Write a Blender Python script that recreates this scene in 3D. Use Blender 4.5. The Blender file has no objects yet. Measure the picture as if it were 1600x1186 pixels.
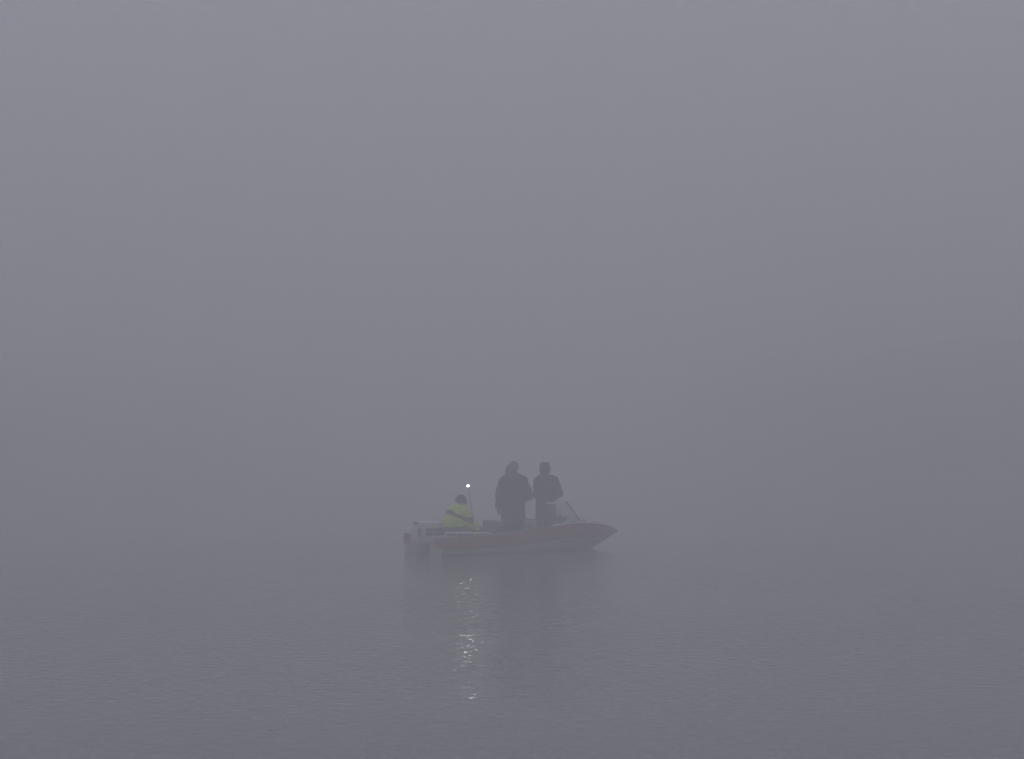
import bpy, bmesh, math, random
import numpy as np
from mathutils import Vector, Matrix, noise

random.seed(7)
SC = bpy.context.scene
COL = SC.collection
R = math.radians

# ------------------------------------------------------------------ camera
CAM_H = 2.8
cam = bpy.data.cameras.new('camera')
cam.lens = 72.0
cam.sensor_width = 36.0
cam.clip_start = 0.1
cam.clip_end = 3000.0
camo = bpy.data.objects.new('camera', cam)
COL.objects.link(camo)
camo.location = (0, 0, CAM_H)
camo.rotation_euler = (R(90 + 0.84), 0, 0)
SC.camera = camo

# ------------------------------------------------------------------ sky, sun, exposure
SUN_EL, SUN_AZ = 58.0, 15.0          # azimuth east of the viewing direction
world = bpy.data.worlds.new('World')
SC.world = world
world.use_nodes = True
wn = world.node_tree.nodes
wl = world.node_tree.links
wn.clear()
sky = wn.new('ShaderNodeTexSky')
sky.sky_type = 'NISHITA'
sky.sun_disc = False
sky.sun_elevation = R(SUN_EL)
sky.sun_rotation = R(SUN_AZ)
sky.air_density = 1.0
sky.dust_density = 2.0
sky.ozone_density = 1.0
bg = wn.new('ShaderNodeBackground')
bg.inputs['Strength'].default_value = 0.10
wo = wn.new('ShaderNodeOutputWorld')
wl.new(sky.outputs[0], bg.inputs['Color'])
wl.new(bg.outputs[0], wo.inputs['Surface'])

sun = bpy.data.lights.new('sun', 'SUN')
sun.energy = 1.0
sun.angle = R(25)
sun.color = (1.0, 0.95, 0.9)
suno = bpy.data.objects.new('sun', sun)
COL.objects.link(suno)
sd = Vector((math.sin(R(SUN_AZ)) * math.cos(R(SUN_EL)), math.cos(R(SUN_AZ)) * math.cos(R(SUN_EL)), math.sin(R(SUN_EL))))
suno.rotation_euler = sd.to_track_quat('Z', 'Y').to_euler()
suno.location = (40, 60, 60)

SC.view_settings.view_transform = 'Standard'
SC.view_settings.look = 'None'
SC.view_settings.gamma = 1.0
SC.view_settings.use_curve_mapping = False
SC.view_settings.exposure = 0.39

SC.render.engine = 'CYCLES'
cy = SC.cycles
cy.use_denoising = True
cy.max_bounces = 12
cy.diffuse_bounces = 3
cy.glossy_bounces = 4
cy.transmission_bounces = 6
cy.transparent_max_bounces = 12
cy.volume_bounces = 8
cy.sample_clamp_indirect = 0.0
cy.sample_clamp_direct = 0.0

FOG_DENSITY = 0.0278
FOG_TOP = 58.0
FOG_COLOR = (0.994, 0.986, 0.9865, 1)


# ------------------------------------------------------------------ materials
def principled(name, color, rough=0.5, metal=0.0, spec=0.5, coat=0.0, mottled=0.12, scale=6.0, bump=0.0, bump_scale=60.0):
    m = bpy.data.materials.new(name)
    m.use_nodes = True
    nt = m.node_tree
    b = nt.nodes['Principled BSDF']
    b.inputs['Roughness'].default_value = rough
    b.inputs['Metallic'].default_value = metal
    b.inputs['Specular IOR Level'].default_value = spec
    b.inputs['Coat Weight'].default_value = coat
    geo = nt.nodes.new('ShaderNodeTexCoord')
    nz = nt.nodes.new('ShaderNodeTexNoise')
    nz.inputs['Scale'].default_value = scale
    nz.inputs['Detail'].default_value = 6.0
    nt.links.new(geo.outputs['Object'], nz.inputs['Vector'])
    rmp = nt.nodes.new('ShaderNodeMapRange')
    rmp.inputs['From Min'].default_value = 0.25
    rmp.inputs['From Max'].default_value = 0.75
    rmp.inputs['To Min'].default_value = 1.0 - mottled
    rmp.inputs['To Max'].default_value = 1.0 + mottled
    nt.links.new(nz.outputs['Fac'], rmp.inputs['Value'])
    mx = nt.nodes.new('ShaderNodeVectorMath')
    mx.operation = 'SCALE'
    mx.inputs[0].default_value = color[:3]
    nt.links.new(rmp.outputs[0], mx.inputs['Scale'])
    nt.links.new(mx.outputs[0], b.inputs['Base Color'])
    if bump > 0:
        n2 = nt.nodes.new('ShaderNodeTexNoise')
        n2.inputs['Scale'].default_value = bump_scale
        n2.inputs['Detail'].default_value = 3.0
        nt.links.new(geo.outputs['Object'], n2.inputs['Vector'])
        bp = nt.nodes.new('ShaderNodeBump')
        bp.inputs['Strength'].default_value = bump
        bp.inputs['Distance'].default_value = 0.004
        nt.links.new(n2.outputs['Fac'], bp.inputs['Height'])
        nt.links.new(bp.outputs[0], b.inputs['Normal'])
    return m


M = {}
M['red'] = principled('red_gelcoat', (0.175, 0.02, 0.036), 0.45, coat=0.3, mottled=0.18, scale=3)
M['white'] = principled('white_gelcoat', (0.31, 0.31, 0.31), 0.4, coat=0.2, mottled=0.10, scale=3)
M['pale'] = principled('pale_grey_gelcoat', (0.42, 0.44, 0.46), 0.45, mottled=0.10, scale=4)
M['blue_grey'] = principled('blue_grey_panel', (0.13, 0.145, 0.18), 0.5, mottled=0.12, scale=4)
M['teal'] = principled('pale_teal_vinyl', (0.24, 0.33, 0.34), 0.5, mottled=0.1, scale=8)
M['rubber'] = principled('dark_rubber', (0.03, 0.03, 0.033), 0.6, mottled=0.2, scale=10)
M['chrome'] = principled('brushed_steel', (0.82, 0.82, 0.84), 0.28, metal=1.0, mottled=0.05, scale=20)
M['rail_white'] = principled('white_rail_paint', (0.82, 0.82, 0.82), 0.3, mottled=0.05, scale=20)
M['black'] = principled('black_plastic', (0.02, 0.02, 0.022), 0.45, mottled=0.2, scale=12)
M['cowl'] = principled('pale_cowl_paint', (0.5, 0.5, 0.51), 0.3, coat=0.3, mottled=0.06, scale=8)
M['grey_metal'] = principled('grey_painted_metal', (0.14, 0.14, 0.15), 0.45, mottled=0.1, scale=10)
M['band'] = principled('dark_grey_band_cloth', (0.05, 0.05, 0.055), 0.8, mottled=0.2, scale=10)
M['decal'] = principled('dark_grey_decal', (0.06, 0.06, 0.07), 0.4, mottled=0.1, scale=10)
M['skin'] = principled('skin', (0.42, 0.25, 0.18), 0.55, mottled=0.1, scale=14)
M['hair'] = principled('dark_hair', (0.03, 0.022, 0.018), 0.6, mottled=0.3, scale=60, bump=0.5, bump_scale=120)
M['eye'] = principled('eye', (0.35, 0.33, 0.31), 0.15, mottled=0.2, scale=40)
M['jacket_dark'] = principled('charcoal_cloth', (0.018, 0.018, 0.021), 0.85, spec=0.2, mottled=0.25, scale=10, bump=0.35, bump_scale=90)
M['jacket_navy'] = principled('navy_cloth', (0.014, 0.016, 0.026), 0.85, spec=0.2, mottled=0.25, scale=10, bump=0.35, bump_scale=90)
M['trouser'] = principled('dark_trouser_cloth', (0.016, 0.016, 0.019), 0.9, spec=0.2, mottled=0.25, scale=12, bump=0.35, bump_scale=110)
M['trouser_grey'] = principled('grey_oilskin', (0.10, 0.105, 0.10), 0.7, mottled=0.2, scale=12, bump=0.3, bump_scale=80)
M['olive'] = principled('olive_cloth', (0.06, 0.065, 0.035), 0.85, mottled=0.2, scale=12)
M['hivis'] = principled('high_visibility_cloth', (0.53, 0.75, 0.08), 0.65, mottled=0.10, scale=9, bump=0.3, bump_scale=70)
M['tan'] = principled('tan_knit', (0.17, 0.13, 0.06), 0.9, spec=0.1, mottled=0.15, scale=30, bump=0.6, bump_scale=160)
M['boot'] = principled('rubber_boot', (0.02, 0.022, 0.02), 0.4, mottled=0.2, scale=12)
M['strap'] = principled('red_webbing', (0.22, 0.03, 0.05), 0.7, mottled=0.15, scale=30)


def glass_mat():
    m = bpy.data.materials.new('windshield_glass')
    m.use_nodes = True
    nt = m.node_tree
    nt.nodes.clear()
    out = nt.nodes.new('ShaderNodeOutputMaterial')
    tr = nt.nodes.new('ShaderNodeBsdfTransparent')
    tr.inputs['Color'].default_value = (0.99, 0.995, 0.995, 1)
    gl = nt.nodes.new('ShaderNodeBsdfGlossy')
    gl.inputs['Roughness'].default_value = 0.05
    lw = nt.nodes.new('ShaderNodeLayerWeight')
    pw = nt.nodes.new('ShaderNodeMath')
    pw.operation = 'POWER'
    pw.inputs[1].default_value = 5.0
    nt.links.new(lw.outputs['Facing'], pw.inputs[0])
    fr = nt.nodes.new('ShaderNodeMath')
    fr.operation = 'MULTIPLY_ADD'
    fr.inputs[1].default_value = 0.7
    fr.inputs[2].default_value = 0.03
    nt.links.new(pw.outputs[0], fr.inputs[0])
    # droplets and salt film: a little rough scatter in patches
    df = nt.nodes.new('ShaderNodeBsdfDiffuse')
    df.inputs['Color'].default_value = (0.6, 0.62, 0.63, 1)
    tc = nt.nodes.new('ShaderNodeTexCoord')
    nz = nt.nodes.new('ShaderNodeTexNoise')
    nz.inputs['Scale'].default_value = 18
    nt.links.new(tc.outputs['Object'], nz.inputs['Vector'])
    mr = nt.nodes.new('ShaderNodeMapRange')
    mr.inputs['From Min'].default_value = 0.4
    mr.inputs['From Max'].default_value = 0.8
    mr.inputs['To Min'].default_value = 0.0
    mr.inputs['To Max'].default_value = 0.05
    nt.links.new(nz.outputs['Fac'], mr.inputs['Value'])
    m1 = nt.nodes.new('ShaderNodeMixShader')
    nt.links.new(mr.outputs[0], m1.inputs[0])
    nt.links.new(tr.outputs[0], m1.inputs[1])
    nt.links.new(df.outputs[0], m1.inputs[2])
    m2 = nt.nodes.new('ShaderNodeMixShader')
    nt.links.new(fr.outputs[0], m2.inputs[0])
    nt.links.new(m1.outputs[0], m2.inputs[1])
    nt.links.new(gl.outputs[0], m2.inputs[2])
    nt.links.new(m2.outputs[0], out.inputs['Surface'])
    return m


M['glass'] = glass_mat()


def lamp_mat():
    m = bpy.data.materials.new('lamp_glow')
    m.use_nodes = True
    nt = m.node_tree
    nt.nodes.clear()
    out = nt.nodes.new('ShaderNodeOutputMaterial')
    em = nt.nodes.new('ShaderNodeEmission')
    em.inputs['Color'].default_value = (1.0, 0.97, 0.9, 1)
    em.inputs['Strength'].default_value = 140.0
    nt.links.new(em.outputs[0], out.inputs['Surface'])
    return m


M['lamp'] = lamp_mat()


def water_mat():
    m = bpy.data.materials.new('calm_water')
    m.use_nodes = True
    nt = m.node_tree
    b = nt.nodes['Principled BSDF']
    b.inputs['Base Color'].default_value = (0.175, 0.175, 0.195, 1)
    b.inputs['Roughness'].default_value = 0.085
    b.inputs['IOR'].default_value = 1.333
    geo = nt.nodes.new('ShaderNodeNewGeometry')
    mp = nt.nodes.new('ShaderNodeMapping')
    mp.inputs['Scale'].default_value = (1.1, 0.85, 1.0)
    mp.inputs['Rotation'].default_value = (0, 0, R(9))
    nt.links.new(geo.outputs['Position'], mp.inputs['Vector'])
    # the water is stirred round the boat and lies calmer away from it, in uneven patches
    dv = nt.nodes.new('ShaderNodeVectorMath')
    dv.operation = 'DISTANCE'
    dv.inputs[1].default_value = (-0.6, 33.0, 0)
    nt.links.new(geo.outputs['Position'], dv.inputs[0])
    fall = nt.nodes.new('ShaderNodeMapRange')
    fall.interpolation_type = 'SMOOTHSTEP'
    fall.inputs['From Min'].default_value = 8.0
    fall.inputs['From Max'].default_value = 17.0
    fall.inputs['To Min'].default_value = 1.0
    fall.inputs['To Max'].default_value = 0.22
    nt.links.new(dv.outputs['Value'], fall.inputs['Value'])
    pn = nt.nodes.new('ShaderNodeTexNoise')
    pn.inputs['Scale'].default_value = 0.22
    pn.inputs['Detail'].default_value = 2.0
    nt.links.new(mp.outputs[0], pn.inputs['Vector'])
    pr_ = nt.nodes.new('ShaderNodeMapRange')
    pr_.inputs['From Min'].default_value = 0.35
    pr_.inputs['From Max'].default_value = 0.6
    pr_.inputs['To Min'].default_value = 0.6
    pr_.inputs['To Max'].default_value = 1.1
    nt.links.new(pn.outputs['Fac'], pr_.inputs['Value'])
    mask = nt.nodes.new('ShaderNodeMath')
    mask.operation = 'MULTIPLY'
    nt.links.new(fall.outputs[0], mask.inputs[0])
    nt.links.new(pr_.outputs[0], mask.inputs[1])
    prev = None
    for sc_, dist, det, masked in ((0.5, 0.008, 0.0, False), (7.5, 0.020, 0.0, True), (15.0, 0.004, 0.0, True)):
        nz = nt.nodes.new('ShaderNodeTexNoise')
        nz.inputs['Scale'].default_value = sc_
        nz.inputs['Detail'].default_value = det
        nt.links.new(mp.outputs[0], nz.inputs['Vector'])
        hm = nt.nodes.new('ShaderNodeMath')
        hm.operation = 'MULTIPLY'
        hm.inputs[1].default_value = 1.0
        nt.links.new(nz.outputs['Fac'], hm.inputs[0])
        bp = nt.nodes.new('ShaderNodeBump')
        bp.inputs['Strength'].default_value = 1.0
        bp.inputs['Distance'].default_value = dist
        if masked:
            c0 = nt.nodes.new('ShaderNodeMath')
            c0.operation = 'SUBTRACT'
            c0.inputs[1].default_value = 0.5
            nt.links.new(nz.outputs['Fac'], c0.inputs[0])
            nt.links.new(c0.outputs[0], hm.inputs[0])
            nt.links.new(mask.outputs[0], hm.inputs[1])
        nt.links.new(hm.outputs[0], bp.inputs['Height'])
        if prev:
            nt.links.new(prev.outputs[0], bp.inputs['Normal'])
        prev = bp
    nt.links.new(prev.outputs[0], b.inputs['Normal'])
    return m


M['water'] = water_mat()
M['hill'] = principled('dark_woodland', (0.03, 0.036, 0.03), 1.0, spec=0.0, mottled=0.5, scale=0.12)


# ------------------------------------------------------------------ helpers
def link(name, me, mat, parent=None, smooth=True):
    o = bpy.data.objects.new(name, me)
    COL.objects.link(o)
    if mat is not None:
        me.materials.append(M[mat] if isinstance(mat, str) else mat)
    if smooth:
        for p in me.polygons:
            p.use_smooth = True
    if parent is not None:
        o.parent = parent
    return o


def from_bm(name, bm, mat, parent=None, smooth=False):
    bmesh.ops.recalc_face_normals(bm, faces=bm.faces[:])
    me = bpy.data.meshes.new(name)
    bm.to_mesh(me)
    bm.free()
    return link(name, me, mat, parent, smooth)


def tag(o, label=None, cat=None, group=None, kind=None):
    for k, v in (('label', label), ('category', cat), ('group', group), ('kind', kind)):
        if v:
            o[k] = v
    return o


def empty(name, loc=(0, 0, 0), rz=0.0):
    o = bpy.data.objects.new(name, None)
    o.empty_display_size = 0.3
    COL.objects.link(o)
    o.location = loc
    o.rotation_euler = (0, 0, rz)
    return o


def bm_box(bm, c, s, rot=None, bev=0.0):
    g = bmesh.ops.create_cube(bm, size=1.0)
    vs = g['verts']
    mat = Matrix.Translation(Vector(c)) @ (rot.to_4x4() if rot else Matrix.Identity(4)) @ Matrix.Diagonal((s[0], s[1], s[2], 1))
    bmesh.ops.transform(bm, matrix=mat, verts=vs)
    if bev > 0:
        es = list({e for v in vs for e in v.link_edges})
        bmesh.ops.bevel(bm, geom=es, offset=bev, segments=2, affect='EDGES', profile=0.6)


def bm_tube(bm, pts, r, seg=8, closed=False):
    pts = [Vector(p) for p in pts]
    n = len(pts)
    rs = r if isinstance(r, (list, tuple)) else [r] * n
    rings = []
    for i, p in enumerate(pts):
        a = pts[i - 1] if (i > 0 or closed) else pts[i]
        b = pts[(i + 1) % n] if (i < n - 1 or closed) else pts[i]
        t = (b - a).normalized()
        ref = Vector((0, 0, 1)) if abs(t.z) < 0.9 else Vector((0, 1, 0))
        u = t.cross(ref).normalized()
        v = t.cross(u)
        rings.append([bm.verts.new(p + (u * math.cos(2 * math.pi * k / seg) + v * math.sin(2 * math.pi * k / seg)) * rs[i]) for k in range(seg)])
    for i in range(n if closed else n - 1):
        A, B = rings[i], rings[(i + 1) % n]
        for k in range(seg):
            bm.faces.new((A[k], A[(k + 1) % seg], B[(k + 1) % seg], B[k]))
    if not closed:
        bm.faces.new(rings[0])
        bm.faces.new(rings[-1][::-1])


def bm_capsule(bm, p0, p1, r0, r1, seg=14, rings=5):
    """closed tapered capsule"""
    p0, p1 = Vector(p0), Vector(p1)
    d = p1 - p0
    t = d.normalized() if d.length > 1e-6 else Vector((0, 0, 1))
    ref = Vector((0, 0, 1)) if abs(t.z) < 0.9 else Vector((0, 1, 0))
    u = t.cross(ref).normalized()
    v = t.cross(u)
    prof = []
    for i in range(1, rings):
        a = -math.pi / 2 + (math.pi / 2) * i / rings
        prof.append((p0 + t * (r0 * math.sin(a)), r0 * math.cos(a)))
    prof.append((p0, r0))
    prof.append((p1, r1))
    for i in range(1, rings):
        a = (math.pi / 2) * i / rings
        prof.append((p1 + t * (r1 * math.sin(a)), r1 * math.cos(a)))
    rr = []
    for c, r in prof:
        rr.append([bm.verts.new(c + (u * math.cos(2 * math.pi * k / seg) + v * math.sin(2 * math.pi * k / seg)) * r) for k in range(seg)])
    for A, B in zip(rr[:-1], rr[1:]):
        for k in range(seg):
            bm.faces.new((A[k], A[(k + 1) % seg], B[(k + 1) % seg], B[k]))
    b0 = bm.verts.new(p0 - t * r0)
    b1 = bm.verts.new(p1 + t * r1)
    for k in range(seg):
        bm.faces.new((b0, rr[0][(k + 1) % seg], rr[0][k]))
        bm.faces.new((b1, rr[-1][k], rr[-1][(k + 1) % seg]))


def bm_ell(bm, c, rad, rot=None):
    g = bmesh.ops.create_uvsphere(bm, u_segments=20, v_segments=14, radius=1.0)
    mat = Matrix.Translation(Vector(c)) @ (rot.to_4x4() if rot else Matrix.Identity(4)) @ Matrix.Diagonal((rad[0], rad[1], rad[2], 1))
    bmesh.ops.transform(bm, matrix=mat, verts=g['verts'])


def blob(name, prims, mat, parent=None, voxel=0.012, smooth=6, fold=0.0, fold_scale=7.0, seed=0.0):
    """union of solid primitives, voxel remeshed and relaxed into one continuous surface"""
    bm = bmesh.new()
    for p in prims:
        if p[0] == 'cap':
            bm_capsule(bm, *p[1:])
        else:
            bm_ell(bm, *p[1:])
    bmesh.ops.recalc_face_normals(bm, faces=bm.faces[:])
    me = bpy.data.meshes.new('tmp')
    bm.to_mesh(me)
    bm.free()
    o = bpy.data.objects.new('tmp', me)
    COL.objects.link(o)
    rm = o.modifiers.new('r', 'REMESH')
    rm.mode = 'VOXEL'
    rm.voxel_size = voxel
    if smooth:
        sm = o.modifiers.new('s', 'SMOOTH')
        sm.factor = 0.5
        sm.iterations = smooth
    dg = bpy.context.evaluated_depsgraph_get()
    dg.update()
    me2 = bpy.data.meshes.new_from_object(o.evaluated_get(dg))
    bpy.data.objects.remove(o)
    bpy.data.meshes.remove(me)
    me2.name = name
    if fold > 0:
        nrm = [v.normal.copy() for v in me2.vertices]
        for v, n in zip(me2.vertices, nrm):
            q = Vector((v.co.x * fold_scale + seed, v.co.y * fold_scale, v.co.z * fold_scale * 1.7))
            w = noise.noise(q) + 0.5 * noise.noise(q * 2.3)
            v.co += n * (fold * w)
    me2.materials.clear()
    return link(name, me2, mat, parent, True)


# ------------------------------------------------------------------ setting: water
bm = bmesh.new()
W0, W1, D0, D1 = -330, 330, -110, 330
vs = [bm.verts.new(p) for p in ((W0, D0, 0), (W1, D0, 0), (W1, D1, 0), (W0, D1, 0))]
bm.faces.new(vs)
water = from_bm('water', bm, 'water')
tag(water, 'calm grey lake water with fine ripples', 'water', kind='structure')


# far shore: wooded slopes that only show as a darker tone in the fog
def shore_dist(a):      # a: azimuth in degrees, right positive
    pts = [(-40, 84), (-22, 92), (-13, 104), (-8, 122), (-3, 190), (3.5, 190), (5, 130), (7, 104), (10, 90), (14, 84), (22, 80), (40, 80)]
    xs, ys = zip(*pts)
    return float(np.interp(a, xs, ys))


def make_hills():
    bm = bmesh.new()
    na, nr = 150, 46
    grid = []
    for i in range(na + 1):
        a = -38 + 76 * i / na
        d0 = shore_dist(a)
        row = []
        for j in range(nr + 1):
            t = j / nr
            d = d0 + t * 110
            x, y = d * math.sin(R(a)), d * math.cos(R(a))
            n = noise.fractal(Vector((x * 0.03, y * 0.03, 0.3)), 1.0, 2.0, 4)
            n2 = abs(noise.noise(Vector((x * 0.22, y * 0.22, 5.0))))
            h = -0.6 + 8.2 * (1 - math.exp(-t * 8)) * (0.85 + 0.3 * n) + 48.0 * max(0, t - .35) ** 1.3 + 1.2 * n2 * min(1, t * 8)
            row.append(bm.verts.new((x, y, max(-0.6, min(h, 54.5)))))
        grid.append(row)
    for i in range(na):
        for j in range(nr):
            bm.faces.new((grid[i][j], grid[i + 1][j], grid[i + 1][j + 1], grid[i][j + 1]))
    o = from_bm('hills', bm, 'hill', smooth=True)
    tag(o, 'dark hillside barely showing through the fog', 'hill', kind='structure')


make_hills()

# ------------------------------------------------------------------ boat
ALPHA = R(26)
BOAT_O = Vector((-1.732, 39.854, 0))
boat = empty('motor_boat', BOAT_O, ALPHA)
tag(boat, 'small open red and white motor boat carrying people in the fog', 'boat')
FLOOR_Z = 0.06
LEN = 4.29


def curve(pts):
    xs = np.array([p[0] for p in pts], float)
    ys = np.array([p[1] for p in pts], float)
    m = np.gradient(ys, xs)

    def f(x):
        x = min(max(x, xs[0]), xs[-1])
        i = min(max(int(np.searchsorted(xs, x)) - 1, 0), len(xs) - 2)
        h = xs[i + 1] - xs[i]
        t = (x - xs[i]) / h
        return float((2*t**3-3*t**2+1)*ys[i] + (t**3-2*t**2+t)*h*m[i] + (-2*t**3+3*t**2)*ys[i+1] + (t**3-t**2)*h*m[i+1])
    return f


b_g = curve([(0, .95), (1, .97), (2, .95), (2.6, .885), (3.1, .745), (3.5, .56), (3.85, .355), (4.1, .185), (LEN, .03)])
z_g = curve([(0, .345), (.6, .365), (1.3, .405), (2.0, .49), (2.45, .528), (3.0, .552), (3.5, .53), (3.85, .475), (4.1, .41), (LEN, .345)])
b_k = curve([(0, .94), (1, .955), (2, .93), (2.6, .85), (3.1, .70), (3.5, .515), (3.85, .32), (4.1, .165), (LEN, .02)])
z_k = curve([(0, .143), (.8, .16), (1.55, .19), (2.6, .275), (3.35, .275), (3.85, .29), (4.1, .305), (LEN, .325)])
b_c = curve([(0, .86), (1, .86), (2, .80), (2.6, .66), (3.1, .45), (3.5, .24), (3.85, .11), (4.1, .05), (LEN, .012)])
z_c = curve([(0, .0), (1, .0), (2, .01), (2.6, .02), (3.1, .045), (3.5, .085), (3.85, .16), (4.1, .235), (LEN, .31)])
z_kl = curve([(0, -.16), (2, -.17), (3.0, -.13), (3.45, -.06), (3.72, .0), (3.9, .085), (4.1, .19), (LEN, .30)])
ST = [LEN * (1 - (1 - i / 44) ** 1.25) for i in range(45)]


def loft(name, rows_fn, mat, parent=boat, both=True, smooth=True, stations=None):
    """rows_fn(s) -> list of (y, z) for the starboard half, mirrored to port"""
    bm = bmesh.new()
    for sgn in ((-1, 1) if both else (-1,)):
        prev = None
        for s in (stations or ST):
            row = [bm.verts.new((s, sgn * y, z)) for y, z in rows_fn(s)]
            if prev:
                for k in range(len(row) - 1):
                    bm.faces.new((prev[k], prev[k + 1], row[k + 1], row[k]))
            prev = row
    bmesh.ops.remove_doubles(bm, verts=bm.verts[:], dist=0.0005)
    return from_bm(name, bm, mat, parent, smooth)


def band_rows(s):
    bg_, zg, bk, zk = b_g(s), z_g(s), b_k(s), z_k(s)
    rows = []
    for k in range(6):
        t = k / 5
        bul = 0.022 * math.sin(math.pi * t) * min(1, bg_ / .4)
        rows.append((bg_ * (1 - t) + bk * t + bul, zg * (1 - t) + zk * t))
    return rows


def side_point(s, z):
    """half beam of the white hull side at height z"""
    zk, zc = z_k(s), z_c(s)
    t = (zk - z) / max(1e-4, zk - zc)
    return (b_k(s) - .012) * (1 - t) + b_c(s) * t + 0.012 * math.sin(math.pi * min(1, max(0, t)))


def bottom_rows(s):
    rows = []
    for k in range(6):
        t = k / 5
        z = (z_k(s) - .004) * (1 - t) + z_c(s) * t
        rows.append((side_point(s, z), z))
    rows.append((b_c(s) - min(.03, b_c(s) * .2), z_c(s) - .012))
    rows.append((b_c(s) * .45, (z_c(s) + z_kl(s)) * .5))
    rows.append((0.0, z_kl(s)))
    return rows


loft('topside_band', band_rows, 'red')
loft('hull_bottom', bottom_rows, 'white')

loft('painted_waterline_shade', lambda s: [(side_point(s, min(.045, z_k(s) - .02)) + .003, min(.045, z_k(s) - .02)), (side_point(s, (z_c(s) + .045) / 2) + .003, (z_c(s) + .045) / 2), (b_c(s) + .004, z_c(s)), (max(.002, b_c(s) - .03), z_c(s) - .03)]
     , 'rubber', stations=[x for x in ST if x < 3.08])  # dark strip painting in the shadow and dark reflection under the hull
# gunwale cap, inner liner, floor
COCK0, COCK1 = 0.36, 3.02


def strip(name, fn_a, fn_b, s0, s1, mat, n=34, parent=boat):
    bm = bmesh.new()
    for sgn in (-1, 1):
        prev = None
        for i in range(n + 1):
            s = s0 + (s1 - s0) * i / n
            a, b = fn_a(s), fn_b(s)
            row = [bm.verts.new((s, sgn * a[0], a[1])), bm.verts.new((s, sgn * b[0], b[1]))]
            if prev:
                bm.faces.new((prev[0], prev[1], row[1], row[0]))
            prev = row
    return from_bm(name, bm, mat, parent, True)


inner = lambda s: max(.02, b_g(s) - .105)
strip('gunwale_cap', lambda s: (b_g(s), z_g(s)), lambda s: (inner(s), z_g(s) + .012), 0.0, COCK1, 'blue_grey')
strip('inner_liner', lambda s: (inner(s) - .003, z_g(s) + .010), lambda s: (min(inner(s) - .05, side_point(s, FLOOR_Z + .02) - .035), FLOOR_Z), COCK0, COCK1, 'pale')
bm = bmesh.new()
prev = None
for i in range(25):
    s = COCK0 + (COCK1 - COCK0) * i / 24
    w = min(inner(s) - .05, side_point(s, FLOOR_Z + .02) - .035)
    row = [bm.verts.new((s, -w, FLOOR_Z)), bm.verts.new((s, w, FLOOR_Z))]
    if prev:
        bm.faces.new((prev[0], prev[1], row[1], row[0]))
    prev = row
from_bm('floor_deck', bm, 'blue_grey', boat)

# foredeck, crowned, with a coaming at its after edge
bm = bmesh.new()
prev = None
for i in range(27):
    s = COCK1 + (LEN - .004 - COCK1) * i / 26
    b, z = b_g(s), z_g(s)
    crown = .055 * min(1, b / .4)
    row = [bm.verts.new((s, b * k / 8, z + .002 + crown * (1 - (k / 8) ** 2))) for k in range(-8, 9)]
    if prev:
        for k in range(16):
            bm.faces.new((prev[k], prev[k + 1], row[k + 1], row[k]))
    prev = row
from_bm('foredeck', bm, 'red', boat, True)
bm = bmesh.new()
b = b_g(COCK1) - .02
pr = [(COCK1 - .004, b * k / 8, z_g(COCK1) - .002 + .055 * (1 - (k / 8) ** 2)) for k in range(-8, 9)]
for k in range(16):
    p, q = pr[k], pr[k + 1]
    f = [bm.verts.new(v) for v in (p, q, (q[0], q[1] * .66, .10), (p[0], p[1] * .66, .10))]
    bm.faces.new(f)
from_bm('bulkhead', bm, 'blue_grey', boat)

# rub rail along the foot of the red band, light rail along the gunwale forward
for sgn in (-1, 1):
    bm = bmesh.new()
    bm_tube(bm, [(s, sgn * (b_k(s) + .006), z_k(s) - .002) for s in ST], .013, 8)
    from_bm('rub_rail', bm, 'rubber', boat, True)
    bm = bmesh.new()
    ss = [2.35 + (LEN - .02 - 2.35) * i / 24 for i in range(25)]
    bm_tube(bm, [(s, sgn * (b_g(s) - .004), z_g(s) + .014) for s in ss], .011, 8)
    from_bm('gunwale_trim', bm, 'rail_white', boat, True)
    # stern hand rail
    bm = bmesh.new()
    L0, L1 = .04, 1.02
    pts = [(L0, sgn * .925, z_g(L0))] + [(L0 + .02 + (L1 - L0 - .04) * i / 8, sgn * .925, .452 - .03 * i / 8) for i in range(9)] + [(L1, sgn * .93, z_g(L1))]
    bm_tube(bm, pts, .016, 8)
    for s in (.30, .68):
        bm_tube(bm, [(s, sgn * .925, z_g(s)), (s, sgn * .925, .44 - .03 * s)], .010, 8)
    from_bm('hand_rail', bm, 'rail_white', boat, True)

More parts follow.
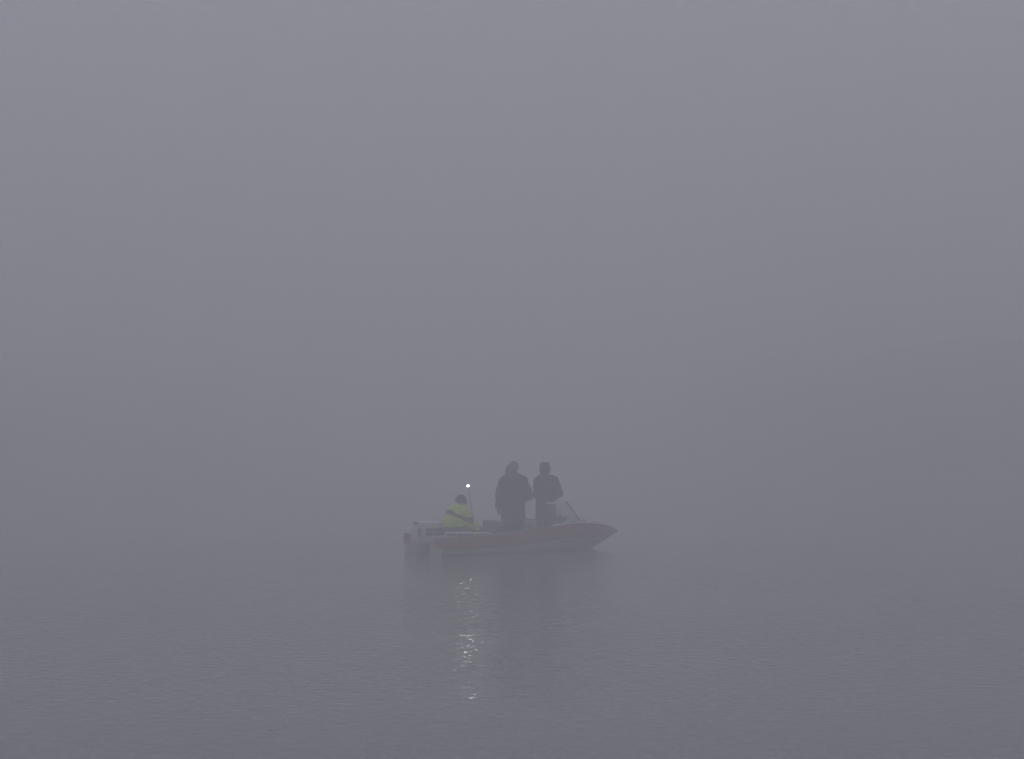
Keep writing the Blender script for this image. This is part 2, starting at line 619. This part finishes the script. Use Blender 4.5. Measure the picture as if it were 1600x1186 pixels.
# transom with a motor well cut through it
WELL = .31
for sgn in (-1, 1):
    bm = bmesh.new()
    pts = [(y, z) for y, z in band_rows(0)] + [(y, z) for y, z in bottom_rows(0)[1:-2]]
    poly = [(.001, sgn * y, z) for y, z in pts] + [(.001, sgn * WELL, -.12), (.001, sgn * WELL, .30), (.001, sgn * (WELL + .10), z_g(0))]
    bm.faces.new([bm.verts.new(p) for p in poly])
    from_bm('transom', bm, 'white', boat)
bm = bmesh.new()
for sgn in (-1, 1):
    bm_box(bm, (.175, sgn * (WELL + .012), .10), (.345, .024, .42))
bm_box(bm, (.365, 0, .115), (.03, WELL * 2 + .05, .47))
from_bm('motor_well', bm, 'white', boat)
for sgn in (-1, 1):    # red gelcoat wrapped round the quarter
    bm = bmesh.new()
    pts = [(-.004, sgn * (b_g(0) + .001), z_g(0)), (-.004, sgn * (b_k(0) + .012), z_k(0) + .09), (-.004, sgn * (b_k(0) + .001), z_k(0) + .004), (-.004, sgn * .62, z_k(0) + .03),
           (-.004, sgn * .58, z_g(0) - .005)]
    r = bmesh.ops.extrude_face_region(bm, geom=[bm.faces.new([bm.verts.new(p) for p in pts])])
    bmesh.ops.translate(bm, vec=(.004, 0, 0), verts=[v for v in r['geom'] if isinstance(v, bmesh.types.BMVert)])
    from_bm('quarter_panel', bm, 'red', boat)
for sgn in (-1, 1):     # quarter decks beside the well
    bm = bmesh.new()
    f = [bm.verts.new(p) for p in ((0, sgn * (WELL + .02), z_g(0) - .006), (0, sgn * (b_g(0) - .10), z_g(0) + .006), (.40, sgn * (b_g(.4) - .10), z_g(.4) + .006), (.40, sgn * (WELL + .02), z_g(.4) - .006))]
    bm.faces.new(f)
    from_bm('quarter_deck', bm, 'pale', boat)

# benches, seat box, console
bm = bmesh.new()
bm_box(bm, (.60, 0, .20), (.40, 1.5, .28), bev=.015)
from_bm('rear_bench', bm, 'pale', boat)
bm = bmesh.new()
bm_box(bm, (1.56, .13, .325), (.10, .70, .53), bev=.012)
sb = from_bm('seat_box', bm, 'blue_grey', boat)
bm = bmesh.new()
bm_box(bm, (1.56, .13, .603), (.125, .725, .022), bev=.006)
from_bm('box_lid', bm, 'pale', sb)
bm = bmesh.new()
bm_box(bm, (2.30, .35, .30), (.34, .46, .48), bev=.03)
from_bm('seat_cushion', bm, 'teal', boat)
bm = bmesh.new()
bm_box(bm, (2.90, -.30, .385), (.20, .46, .45), bev=.03)
con = from_bm('helm_console', bm, 'pale', boat)
bm = bmesh.new()
bm_box(bm, (2.80, -.36, .645), (.06, .50, .09), Matrix.Rotation(R(-25), 3, 'Y'), bev=.012)
from_bm('instrument_panel', bm, 'black', con)
bm = bmesh.new()
wc = Vector((2.72, -.36, .66))
rot = Matrix.Rotation(R(-62), 3, 'Y')
bm_tube(bm, [wc + rot @ Vector((.165 * math.cos(a), .165 * math.sin(a), 0)) for a in [2 * math.pi * k / 24 for k in range(24)]], .013, 8, closed=True)
for a in (math.pi / 2, math.pi * 7 / 6, math.pi * 11 / 6):
    bm_tube(bm, [wc, wc + rot @ Vector((.16 * math.cos(a), .16 * math.sin(a), 0))], .009, 6)
bm_tube(bm, [wc, wc + rot @ Vector((0, 0, -.10))], .018, 8)
from_bm('steering_wheel', bm, 'black', con, True)

# windshield: raked three-pane front with a side pane each side
ws_base = [(2.56, -.86), (3.12, -.70), (3.30, -.24), (3.30, .24), (3.12, .70), (2.56, .86)]
ws_top = [(2.32, -.74), (2.83, -.62), (2.98, -.21), (2.98, .21), (2.83, .62), (2.32, .74)]
ZT = .985


def deck_z(s, y):
    if s < COCK1:
        return z_g(s) + .012
    b = b_g(s)
    return z_g(s) + .004 + .055 * min(1, b / .4) * (1 - min(1, (abs(y) / b)) ** 2)


PB = [Vector((s, y, deck_z(s, y))) for s, y in ws_base]
PT = [Vector((s, y, ZT - (.03 if i in (0, 5) else 0))) for i, (s, y) in enumerate(ws_top)]
bm = bmesh.new()
bm_tube(bm, PT, .014, 8)
ws = from_bm('windshield', bm, 'chrome', boat, True)
bm = bmesh.new()
bm_tube(bm, [p + Vector((0, 0, .006)) for p in PB], .012, 8)
from_bm('base_rail', bm, 'rubber', ws, True)
for i in range(6):
    bm = bmesh.new()
    bm_tube(bm, [PB[i], PT[i]], 0.008 if i in (1, 4) else .006, 8)
    from_bm('strut', bm, 'rubber', ws, True)
for i in range(5):
    bm = bmesh.new()
    q = [PB[i].lerp(PT[i], .02), PB[i + 1].lerp(PT[i + 1], .02), PT[i + 1], PT[i]]
    n = (q[1] - q[0]).cross(q[3] - q[0]).normalized() * .0025
    a = [bm.verts.new(p + n) for p in q]
    b = [bm.verts.new(p - n) for p in q]
    bm.faces.new(a)
    bm.faces.new(b[::-1])
    for k in range(4):
        bm.faces.new((a[k], b[k], b[(k + 1) % 4], a[(k + 1) % 4]))
    from_bm('pane', bm, 'glass', ws)
# red webbing hung on the port windshield end
bm = bmesh.new()
bm_tube(bm, [(2.34, .74, .95), (2.44, .76, .78), (2.56, .80, .53)], [.022, .026, .022], 8)
from_bm('webbing_strap', bm, 'strap', ws, True)

# bow fittings
bm = bmesh.new()
cz = deck_z(3.86, 0)
bm_box(bm, (3.86, 0, cz + .012), (.07, .03, .024))
bm_tube(bm, [(3.78, 0, cz + .036), (3.94, 0, cz + .036)], .010, 8)
from_bm('bow_cleat', bm, 'chrome', boat)
bm = bmesh.new()
for sgn in (-1, 1):
    pts = [(3.30, sgn * (b_g(3.3) - .07), deck_z(3.3, b_g(3.3) - .07))]
    for i in range(9):
        s = 3.33 + .62 * i / 8
        pts.append((s, sgn * max(.03, b_g(s) - .07), deck_z(s, max(0, b_g(s) - .07)) + .035))
    pts.append((3.98, sgn * .20, deck_z(3.98, .2)))
    bm_tube(bm, pts, .008, 6)
from_bm('bow_rail', bm, 'chrome', boat, True)

# faint dark registration marks on the white bow (too faded to read)
for side in (-1, 1):
    bm = bmesh.new()
    marks = [(2.60, .16, .9), (2.68, .03, .8), (2.73, .05, 1.0), (2.80, .03, .7), (2.85, .05, .9), (2.92, .04, .8), (2.98, .05, 1.0)]
    for s0, w, k in marks:
        zt = z_k(s0) - .045
        zb = zt - .055 * k
        f = []
        for s, z in ((s0, zb), (s0 + w * .9, zb), (s0 + w * .9 + .02, zt), (s0 + .02, zt)):
            f.append(bm.verts.new((s + .002, side * (side_point(s, z) + .004), z)))
        bm.faces.new(f)
    tag(from_bm('hull_marking', bm, 'decal', boat), kind='stuff')


# outboard motor in the well
def rounded_loft(name, secs, mat, parent, n=28, power=3.2):
    """secs: (z, s_center, y_center, half_len, half_wid, tilt) stacked super-ellipse rings"""
    bm = bmesh.new()
    prev = None
    first = None
    for z, s, y, hl, hw, tilt in secs:
        row = []
        for k in range(n):
            a = 2 * math.pi * k / n
            c, d = math.cos(a), math.sin(a)
            x = hl * math.copysign(abs(c) ** (2 / power), c)
            w = hw * math.copysign(abs(d) ** (2 / power), d)
            row.append(bm.verts.new((s + x, y + w, z + tilt * x)))
        if prev:
            for k in range(n):
                bm.faces.new((prev[k], prev[(k + 1) % n], row[(k + 1) % n], row[k]))
        else:
            bm.faces.new(row[::-1])
        prev = row
    bm.faces.new(prev)
    return from_bm(name, bm, mat, parent, True)


MS = .095
motor = rounded_loft('outboard_motor', [(-.50, .17, 0, .05, .02, 0), (-.15, .17, 0, .055, .025, 0), (.0, .165, 0, .06, .035, 0), (.12, .15, 0, .075, .05, 0),
                                        (.18, .12, 0, .12, .08, .1), (.205, .10, 0, .20, .12, .16)], 'grey_metal', boat)
cowl = rounded_loft('cowl', [(.208, MS, 0, .295, .150, .16), (.225, MS, 0, .312, .165, .16), (.30, MS, 0, .316, .172, .08), (.42, MS + .005, 0, .308, .170, .02), (.52, MS + .012, 0, .292, .160, 0),
                             (.585, MS + .02, 0, .272, .145, -.01), (.615, MS + .025, 0, .25, .125, -.01), (.63, MS + .03, 0, .19, .09, -.01)], 'cowl', motor, 40, 4.2)
for sgn in (-1, 1):
    bm = bmesh.new()
    y = sgn * .1755
    bm_box(bm, (MS + .085, y, .425), (.40, .012, .150), bev=.004)
    from_bm('cowl_panel', bm, 'decal', motor)
    bm = bmesh.new()
    bm_box(bm, (MS + .10, y + sgn * .0075, .425), (.26, .004, .016))
    from_bm('cowl_stripe', bm, 'pale', motor)
    bm = bmesh.new()
    bm_box(bm, (MS - .235, sgn * .165, .42), (.07, .014, .15), bev=.004)
    from_bm('air_vent', bm, 'decal', motor)
bm = bmesh.new()
bm_box(bm, (MS - .22, 0, .595), (.09, .19, .045), bev=.01)
from_bm('lift_handle', bm, 'decal', motor)
bm = bmesh.new()
bm_box(bm, (.33, 0, .20), (.05, .22, .28), bev=.01)
bm_tube(bm, [(.26, -.09, .16), (.36, -.09, .22)], .02, 8)
bm_tube(bm, [(.26, .09, .16), (.36, .09, .22)], .02, 8)
from_bm('clamp_bracket', bm, 'decal', motor)
bm = bmesh.new()
bm_box(bm, (.10, 0, -.16), (.36, .17, .014), bev=.004)
from_bm('anti_ventilation_plate', bm, 'decal', motor)
bm = bmesh.new()
bm_tube(bm, [(.30, .10, .36), (.36, .16, .46), (.44, .22, .44), (.52, .34, .36)], .014, 8)
from_bm('control_cable', bm, 'black', motor, True)

# ------------------------------------------------------------------ light on its leaning pole
def boat_to_world(s, y, z):
    return Vector((BOAT_O.x + s * math.cos(ALPHA) - y * math.sin(ALPHA), BOAT_O.y + s * math.sin(ALPHA) + y * math.cos(ALPHA), z))


pb = boat_to_world(.93, -.56, FLOOR_Z)
pole = empty('pole_light', pb, ALPHA)
tag(pole, 'lit white lamp on a thin leaning pole beside the seated person', 'pole light')
top = Vector((-.225, 0, 1.267))
bm = bmesh.new()
bm_tube(bm, [Vector((0, 0, 0)), top * .45, top * .97], [.012, .009, .006], 10)
from_bm('pole', bm, 'grey_metal', pole, True)
bm = bmesh.new()
bm_tube(bm, [top * .955, top * .972, top * .978], [.014, .026, .03], 12)
from_bm('lamp_base', bm, 'black', pole, True)
bm = bmesh.new()
bmesh.ops.create_uvsphere(bm, u_segments=20, v_segments=12, radius=1)
bmesh.ops.transform(bm, matrix=Matrix.Translation(top * .978 + Vector((0, 0, .024))) @ Matrix.Diagonal((.019, .019, .017, 1)), verts=bm.verts[:])
from_bm('lamp', bm, 'lamp', pole, True)
bm = bmesh.new()
bm_tube(bm, [(0, 0, 0), (0, 0, .03)], [.05, .03], 12)
from_bm('base_socket', bm, 'rubber', pole, True)


# ------------------------------------------------------------------ people
# local frame of a person: +Y is where the body faces, +X is the body's right, feet at z = 0
def V(*a):
    return Vector(a)


def hand_prims(wrist, direction, palm_n, thumb_side, curl=.5, k=1.0):
    """palm and five unequal bent fingers; direction: along the fingers, palm_n: where the palm faces"""
    d = direction.normalized()
    n = (palm_n - d * palm_n.dot(d)).normalized()
    w = d.cross(n).normalized() * thumb_side      # towards the thumb
    out = []
    pc = wrist + d * .045 * k
    for t in (-.028, -.010, .009, .027):
        out.append(('cap', wrist + d * .012 * k + w * t * .8 * k, wrist + d * .088 * k + w * t * k, .0135 * k, .0125 * k))
    for t, ln in ((.030, .070), (.010, .079), (-.010, .074), (-.029, .058)):
        p0 = wrist + d * .088 * k + w * t * k
        a1, a2, a3 = curl * .5, curl * 1.2, curl * 1.8
        p1 = p0 + (d * math.cos(a1) + n * math.sin(a1)) * ln * .45 * k
        p2 = p1 + (d * math.cos(a2) + n * math.sin(a2)) * ln * .32 * k
        p3 = p2 + (d * math.cos(a3) + n * math.sin(a3)) * ln * .25 * k
        for q0, q1, r0, r1 in ((p0, p1, .0095, .0088), (p1, p2, .0088, .008), (p2, p3, .008, .0068)):
            out.append(('cap', q0, q1, r0 * k, r1 * k, 10, 4))
    t0 = wrist + d * .028 * k + w * .030 * k
    t1 = t0 + (d * .75 + w * .55 + n * .25).normalized() * .038 * k
    t2 = t1 + (d * .9 + w * .15 + n * .45).normalized() * .028 * k
    out += [('cap', wrist + d * .015 * k + w * .012 * k, t0, .015 * k, .014 * k), ('cap', t0, t1, .0125 * k, .0105 * k, 10, 4), ('cap', t1, t2, .0105 * k, .008 * k, 10, 4)]
    return out


def head_prims(c, yaw, nod=0.0, k=1.0):
    rot = Matrix.Rotation(yaw, 3, 'Z') @ Matrix.Rotation(nod, 3, 'X')
    P = lambda x, y, z: c + rot @ (V(x, y, z) * k)
    pr = [('ell', P(0, -.012, .022), (.077 * k, .094 * k, .092 * k), rot), ('ell', P(0, .022, -.045), (.060 * k, .066 * k, .072 * k), rot),
          ('cap', P(0, .060, -.095), P(0, .045, -.095), .024 * k, .03 * k),
          ('cap', P(0, .092, .012), P(0, .112, -.028), .010 * k, .0155 * k, 10, 4),
          ('cap', P(-.012, .097, -.030), P(.012, .097, -.030), .011 * k, .011 * k, 10, 4),
          ('cap', P(-.035, .076, .028), P(.035, .076, .028), .014 * k, .014 * k, 10, 4),
          ('cap', P(-.018, .088, -.061), P(.018, .088, -.061), .0075 * k, .0075 * k, 10, 4),
          ('cap', P(-.015, .086, -.074), P(.015, .086, -.074), .008 * k, .008 * k, 10, 4)]
    for sx in (-1, 1):
        pr.append(('ell', P(sx * .080, -.008, -.005), (.010 * k, .020 * k, .034 * k), rot))
        pr.append(('cap', P(sx * .045, .055, -.025), P(sx * .04, .04, -.04), .026 * k, .024 * k))
    return pr, P, rot


def person(label, loc, rz, J, jacket, trousers, boots_mat, hat, yaw=0.0, nod=0.0, bulk=1.0, seed=0.0, collar=True, coat=0.0, short=False, gloves='black', jacket_extra=(), trouser_extra=()):
    """J holds the joints; the body is one mesh, the clothes are its children"""
    hc, nk = J['head'], J['neck']
    hp, P, hrot = head_prims(hc, yaw, nod)
    pr = list(hp)
    pr += [('cap', hc + V(0, -.012, -.06), nk, .052, .058)]
    ch, ws_, pv = J['chest'], J['waist'], J['pelvis']
    pr += [('cap', nk, ch, .075, .11), ('ell', ch, (.155, .10, .17)), ('cap', ch, ws_, .115, .11), ('ell', ws_, (.135, .095, .12)), ('cap', ws_, pv, .11, .115), ('ell', pv, (.150, .105, .11))]
    jk = [('ell', ch + V(0, -.005, .02), (.205 * bulk, .145 * bulk, .21)), ('cap', ch, ws_, .150 * bulk, .150 * bulk), ('ell', ws_, (.192 * bulk, .152 * bulk, .17)), ('cap', ws_, pv, .150 * bulk, .158 * bulk),
          ('cap', nk + V(0, -.015, -.01), ch, .078, .14)]
    if not short:
        jk.append(('ell', pv, (.205 * bulk, .165 * bulk, .13)))
    if coat > 0:
        jk += [('cap', pv + V(sx * .055, 0, 0), pv + V(sx * .07, .005, -coat), .145 * bulk, .130 * bulk) for sx in (-1, 1)]
    tr = [('ell', pv, (.170, .13, .125))] + list(trouser_extra)
    bt, gl = [], []
    for sd, sx in (('r', 1), ('l', -1)):
        sh, el, wr = J['sh_' + sd], J['el_' + sd], J['wr_' + sd]
        pr += [('cap', ch + (sh - ch) * .5, sh, .07, .056), ('cap', sh, el, .050, .040), ('cap', el, wr, .040, .027)]
        hd = J.get('hand_' + sd, (wr - el).normalized())
        hpr = hand_prims(wr, hd, J.get('palm_' + sd, V(-sx, .2, 0)), J.get('thumb_' + sd, 1), curl=J.get('curl_' + sd, .5))
        pr += hpr
        gl.append([(q[0], q[1], q[2], q[3] + .005, q[4] + .005) for q in hpr] + [('cap', wr - hd.normalized() * .05, wr + hd.normalized() * .02, .037, .035)])
        mid = sh.lerp(el, .5)
        jk += [('cap', nk + V(sx * .05, -.01, -.03), sh + V(0, 0, .012), .075, .082 * bulk), ('cap', sh, mid, .088 * bulk, .082 * bulk), ('cap', mid, el, .082 * bulk, .078 * bulk),
               ('cap', el, el.lerp(wr, .92), .076 * bulk, .056 * bulk)]
        hp_, kn, an = J['hip_' + sd], J['kn_' + sd], J['an_' + sd]
        toe = J.get('toe_' + sd, an + V(0, .16, -.045))
        pr += [('cap', pv.lerp(hp_, .6), hp_, .1, .095), ('cap', hp_, kn, .082, .058), ('cap', kn, an, .056, .040), ('cap', an + V(0, -.02, -.04), toe, .034, .028)]
        tr += [('cap', pv.lerp(hp_, .5), hp_, .115, .112), ('cap', hp_, kn, .112, .094), ('cap', kn, kn.lerp(an, .78), .093, .078)]
        bt.append([('cap', kn.lerp(an, .55), an, .072, .056), ('cap', an + V(0, -.035, -.03), an + V(0, .02, -.03), .050, .050), ('cap', an + V(0, 0, -.03), toe, .050, .042)])
    if collar:
        jk.append(('cap', nk + V(0, -.01, -.02), nk + V(0, -.005, .045), .085, .074))
    jk += list(jacket_extra)
    body = blob('person', pr, 'skin', None, .0075, 2)
    body.location = loc
    body.rotation_euler = (0, 0, rz)
    tag(body, label, 'person')
    blob('jacket', jk, jacket, body, .011, 5, fold=.016, fold_scale=7.5, seed=seed)
    blob('trousers', tr, trousers, body, .011, 5, fold=.010, fold_scale=9, seed=seed + 3)
    for g in gl:
        blob('glove', g, gloves, body, .006, 2)
    for b in bt:
        o = blob('boot', b, boots_mat, body, .010, 3)
        for v in o.data.vertices:            # flat sole
            v.co.z = max(v.co.z, J.get('sole', 0.0))
    for sx in (-1, 1):
        bm = bmesh.new()
        bmesh.ops.create_uvsphere(bm, u_segments=10, v_segments=8, radius=.0115)
        bmesh.ops.translate(bm, vec=P(sx * .032, .078, .006), verts=bm.verts[:])
        from_bm('eye', bm, 'eye', body, True)
    kind, hm = hat
    if kind == 'beanie':
        b = blob('beanie', [('ell', P(0, -.014, .038), (.096, .113, .098), hrot), ('ell', P(0, -.016, .085), (.070, .078, .066), hrot)], hm, body, .006, 4, fold=.004, fold_scale=26, seed=seed)
        cut_below(b, P(0, .02, .012), hrot @ V(0, -.25, 1))
        bm = bmesh.new()
        ring = []
        for i in range(28):
            a = 2 * math.pi * i / 28
            q = V(.097 * math.cos(a), -.014 + .114 * math.sin(a), .020 + .02 * math.sin(a) * .6)
            ring.append(P(q.x, q.y, q.z))
        bm_tube(bm, ring, .016, 8, closed=True)
        from_bm('beanie_cuff', bm, hm, b, True)
    elif kind == 'flap_cap':
        b = blob('winter_cap', [('ell', P(0, -.010, .045), (.100, .115, .090), hrot), ('cap', P(-.035, -.01, .098), P(.035, -.01, .098), .062, .062),
                                ('cap', P(-.088, -.02, .03), P(-.088, -.015, -.055), .030, .026), ('cap', P(.088, -.02, .03), P(.088, -.015, -.055), .030, .026),
                                ('cap', P(-.06, -.075, .02), P(.06, -.075, .02), .045, .045), ('cap', P(-.045, -.075, -.03), P(.045, -.075, -.03), .036, .036),
                                ('cap', P(-.05, .105, .045), P(.05, .105, .045), .018, .018), ('cap', P(-.04, .125, .035), P(.04, .125, .035), .010, .010)], hm, body, .006, 3, fold=.004, fold_scale=24, seed=seed)
        for v in b.data.vertices:        # flat crown
            q = hrot.inverted() @ (v.co - hc)
            if q.z > .142:
                v.co = hc + hrot @ V(q.x, q.y, .142 + (q.z - .142) * .25)
    return body


def cut_below(o, co, n):
    bm = bmesh.new()
    bm.from_mesh(o.data)
    bmesh.ops.bisect_plane(bm, geom=bm.verts[:] + bm.edges[:] + bm.faces[:], plane_co=co, plane_no=n.normalized(), clear_inner=True)
    bm.to_mesh(o.data)
    bm.free()
    for p in o.data.polygons:
        p.use_smooth = True


def standing(H=1.75, lean=0.0, **over):
    k = H / 1.75
    J = dict(head=V(0, .03 + lean, 1.615), neck=V(0, -.005 + lean * .8, 1.485), chest=V(0, -.01 + lean * .5, 1.29), waist=V(0, 0, 1.06), pelvis=V(0, 0, .93),
             sh_r=V(.180, -.01 + lean * .6, 1.372), sh_l=V(-.180, -.01 + lean * .6, 1.372),
             el_r=V(.25, -.03, 1.13), el_l=V(-.25, -.03, 1.13), wr_r=V(.26, .05, .88), wr_l=V(-.26, .05, .88),
             hip_r=V(.095, 0, .90), hip_l=V(-.095, 0, .90), kn_r=V(.095, .02, .49), kn_l=V(-.095, .02, .49), an_r=V(.11, -.01, .085), an_l=V(-.11, -.01, .085))
    J.update(over)
    return {a: (b * k if isinstance(b, Vector) and not a.startswith(('hand', 'palm')) else b) for a, b in J.items()}


# right-hand person behind the windshield, hat with flaps, right elbow out
J = standing(1.70, lean=.03, el_r=V(.285, -.005, 1.12), wr_r=V(.13, .19, 1.02), hand_r=V(-.8, .5, .1), palm_r=V(0, -.3, 1), thumb_r=1,
             sh_l=V(-.155, .01, 1.372), el_l=V(-.195, .04, 1.10), wr_l=V(-.15, .20, .95), hand_l=V(.3, .9, -.1), palm_l=V(1, 0, 0), thumb_l=-1, head=V(-.035, .05, 1.60), neck=V(-.015, .02, 1.475))
person('person standing behind the windshield in dark jacket and flat-topped dark winter cap', (.665, 40.50, FLOOR_Z), R(-12), J, 'jacket_dark', 'trouser', 'boot', ('flap_cap', 'jacket_dark'),
       yaw=R(38), bulk=1.04, seed=2.0, coat=.36)

# person with a tan knit hat, standing amidships
J = standing(1.71, lean=.02, el_r=V(.305, -.01, 1.06), wr_r=V(.14, .19, .98), hand_r=V(-.9, .3, .1), palm_r=V(0, -.3, 1), thumb_r=1,
             el_l=V(-.275, -.03, 1.08), wr_l=V(-.315, .03, .83), hand_l=V(-.03, .15, -1), palm_l=V(1, .2, 0), thumb_l=-1, curl_l=.8, hip_r=V(.09, 0, .9), hip_l=V(-.09, 0, .9))
person('bulky person in dark jacket and tan knit hat standing in the middle of the boat', (.035, 40.42, FLOOR_Z), R(6), J, 'jacket_navy', 'trouser', 'boot', ('beanie', 'tan'),
       yaw=R(10), bulk=1.18, seed=11.0, coat=.36)

# person half hidden behind the tan hat
J = standing(1.60, lean=.02)
person('person in a dark cap mostly hidden behind the person in the tan knit hat', (-.035, 41.02, FLOOR_Z), R(-8), J, 'jacket_dark', 'trouser', 'boot', ('flap_cap', 'jacket_navy'), yaw=R(20), bulk=1.0, seed=23.0)

# seated person in the high-visibility jacket
SEAT = .345
JS = dict(head=V(.0, .125, .650), neck=V(0, .065, .525), chest=V(0, .035, .385), waist=V(0, -.055, .20), pelvis=V(0, -.05, .09),
          sh_r=V(.20, .07, .485), sh_l=V(-.20, .07, .485), el_r=V(.275, .14, .25), el_l=V(-.26, .17, .26), wr_r=V(.20, .37, .17), wr_l=V(-.17, .38, .19),
          hand_r=V(-.2, 1, -.2), palm_r=V(-.3, 0, -1), thumb_r=1, hand_l=V(.2, 1, -.2), palm_l=V(.3, 0, -1), thumb_l=-1,
          hip_r=V(.10, .0, .09), hip_l=V(-.10, .0, .09), kn_r=V(.15, .43, .11), kn_l=V(-.15, .43, .12), an_r=V(.15, .45, -.20), an_l=V(-.15, .48, -.20),
          toe_r=V(.16, .60, -.240), toe_l=V(-.16, .63, -.240), sole=FLOOR_Z - SEAT)
sp = boat_to_world(.55, -.33, SEAT)
seated = person('seated person in bright yellow jacket and dark hat at the stern', sp, ALPHA - R(90) + R(6), JS, 'hivis', 'trouser_grey', 'boot', ('beanie', 'jacket_dark'), yaw=R(-12), nod=R(-14),
                bulk=1.34, seed=31.0, short=True, gloves='olive', trouser_extra=[('ell', V(0, -.065, .13), (.225, .165, .13))],
                jacket_extra=[('cap', V(-.07, .0, .535), V(.07, .0, .535), .07, .07), ('cap', V(-.06, -.05, .50), V(.06, -.05, .50), .07, .07), ('ell', V(0, -.07, .27), (.28, .19, .16)), ('ell', V(0, .0, .40), (.275, .165, .14))])


def shell_from(src, name, keep, mat, off=.006):
    """a cloth panel laid on another garment: its faces where keep() holds, raised a little"""
    bm = bmesh.new()
    bm.from_mesh(src.data)
    bm.normal_update()
    bmesh.ops.delete(bm, geom=[f for f in bm.faces if not keep(f.calc_center_median())], context='FACES')
    bm.normal_update()
    for v in bm.verts:
        v.co += v.normal * off
    return from_bm(name, bm, mat, src.parent, True)


jkt = [c for c in seated.children if c.name.startswith('jacket')][0]
bm = bmesh.new()
bm.from_mesh(jkt.data)
bmesh.ops.delete(bm, geom=[f for f in bm.faces if f.calc_center_median().z < .185 + .01 * math.sin(f.calc_center_median().x * 30) and f.calc_center_median().y < .17 and abs(f.calc_center_median().x) < .30], context='FACES')
bm.to_mesh(jkt.data)
bm.free()
for p in jkt.data.polygons:
    p.use_smooth = True
shell_from(jkt, 'shoulder_band', lambda c: abs(c.z - (.458 - .08 * c.y - .06 * c.x - .9 * c.x * c.x)) < .036 + .008 * math.sin(c.x * 23) and c.x > -.24 and c.y < .20, 'band')

bagp = boat_to_world(1.06, -.52, FLOOR_Z)
bag = blob('kit_bag', [('ell', V(0, 0, .17), (.10, .12, .17)), ('ell', V(.01, .02, .28), (.075, .09, .10))], 'olive', None, .01, 4, fold=.012, fold_scale=9)
bag.location = bagp
bag.rotation_euler = (0, 0, ALPHA)
for v in bag.data.vertices:
    v.co.z = max(v.co.z, .0)
tag(bag, 'small olive bag on the boat floor beside the seated person', 'bag')
bm = bmesh.new()
bm_tube(bm, [(.0, -.05, .36), (.0, -.03, .42), (.0, .05, .42), (.0, .07, .36)], .008, 6)
from_bm('carry_strap', bm, 'black', bag, True)

# ------------------------------------------------------------------ fog
bm = bmesh.new()
bm_box(bm, (0, 110, (FOG_TOP - 1.6) / 2), (680, 460, FOG_TOP + 1.6))
hz = bpy.data.materials.new('fog_air')
hz.use_nodes = True
nt = hz.node_tree
nt.nodes.clear()
out = nt.nodes.new('ShaderNodeOutputMaterial')
pv = nt.nodes.new('ShaderNodeVolumePrincipled')
pv.inputs['Color'].default_value = FOG_COLOR
pv.inputs['Density'].default_value = FOG_DENSITY
pv.inputs['Density Attribute'].default_value = ''
pv.inputs['Anisotropy'].default_value = 0.0
nt.links.new(pv.outputs[0], out.inputs['Volume'])
hz.cycles.homogeneous_volume = True
haze = from_bm('haze', bm, hz)
tag(haze, 'thick pale grey fog over the whole lake', 'fog', kind='stuff')
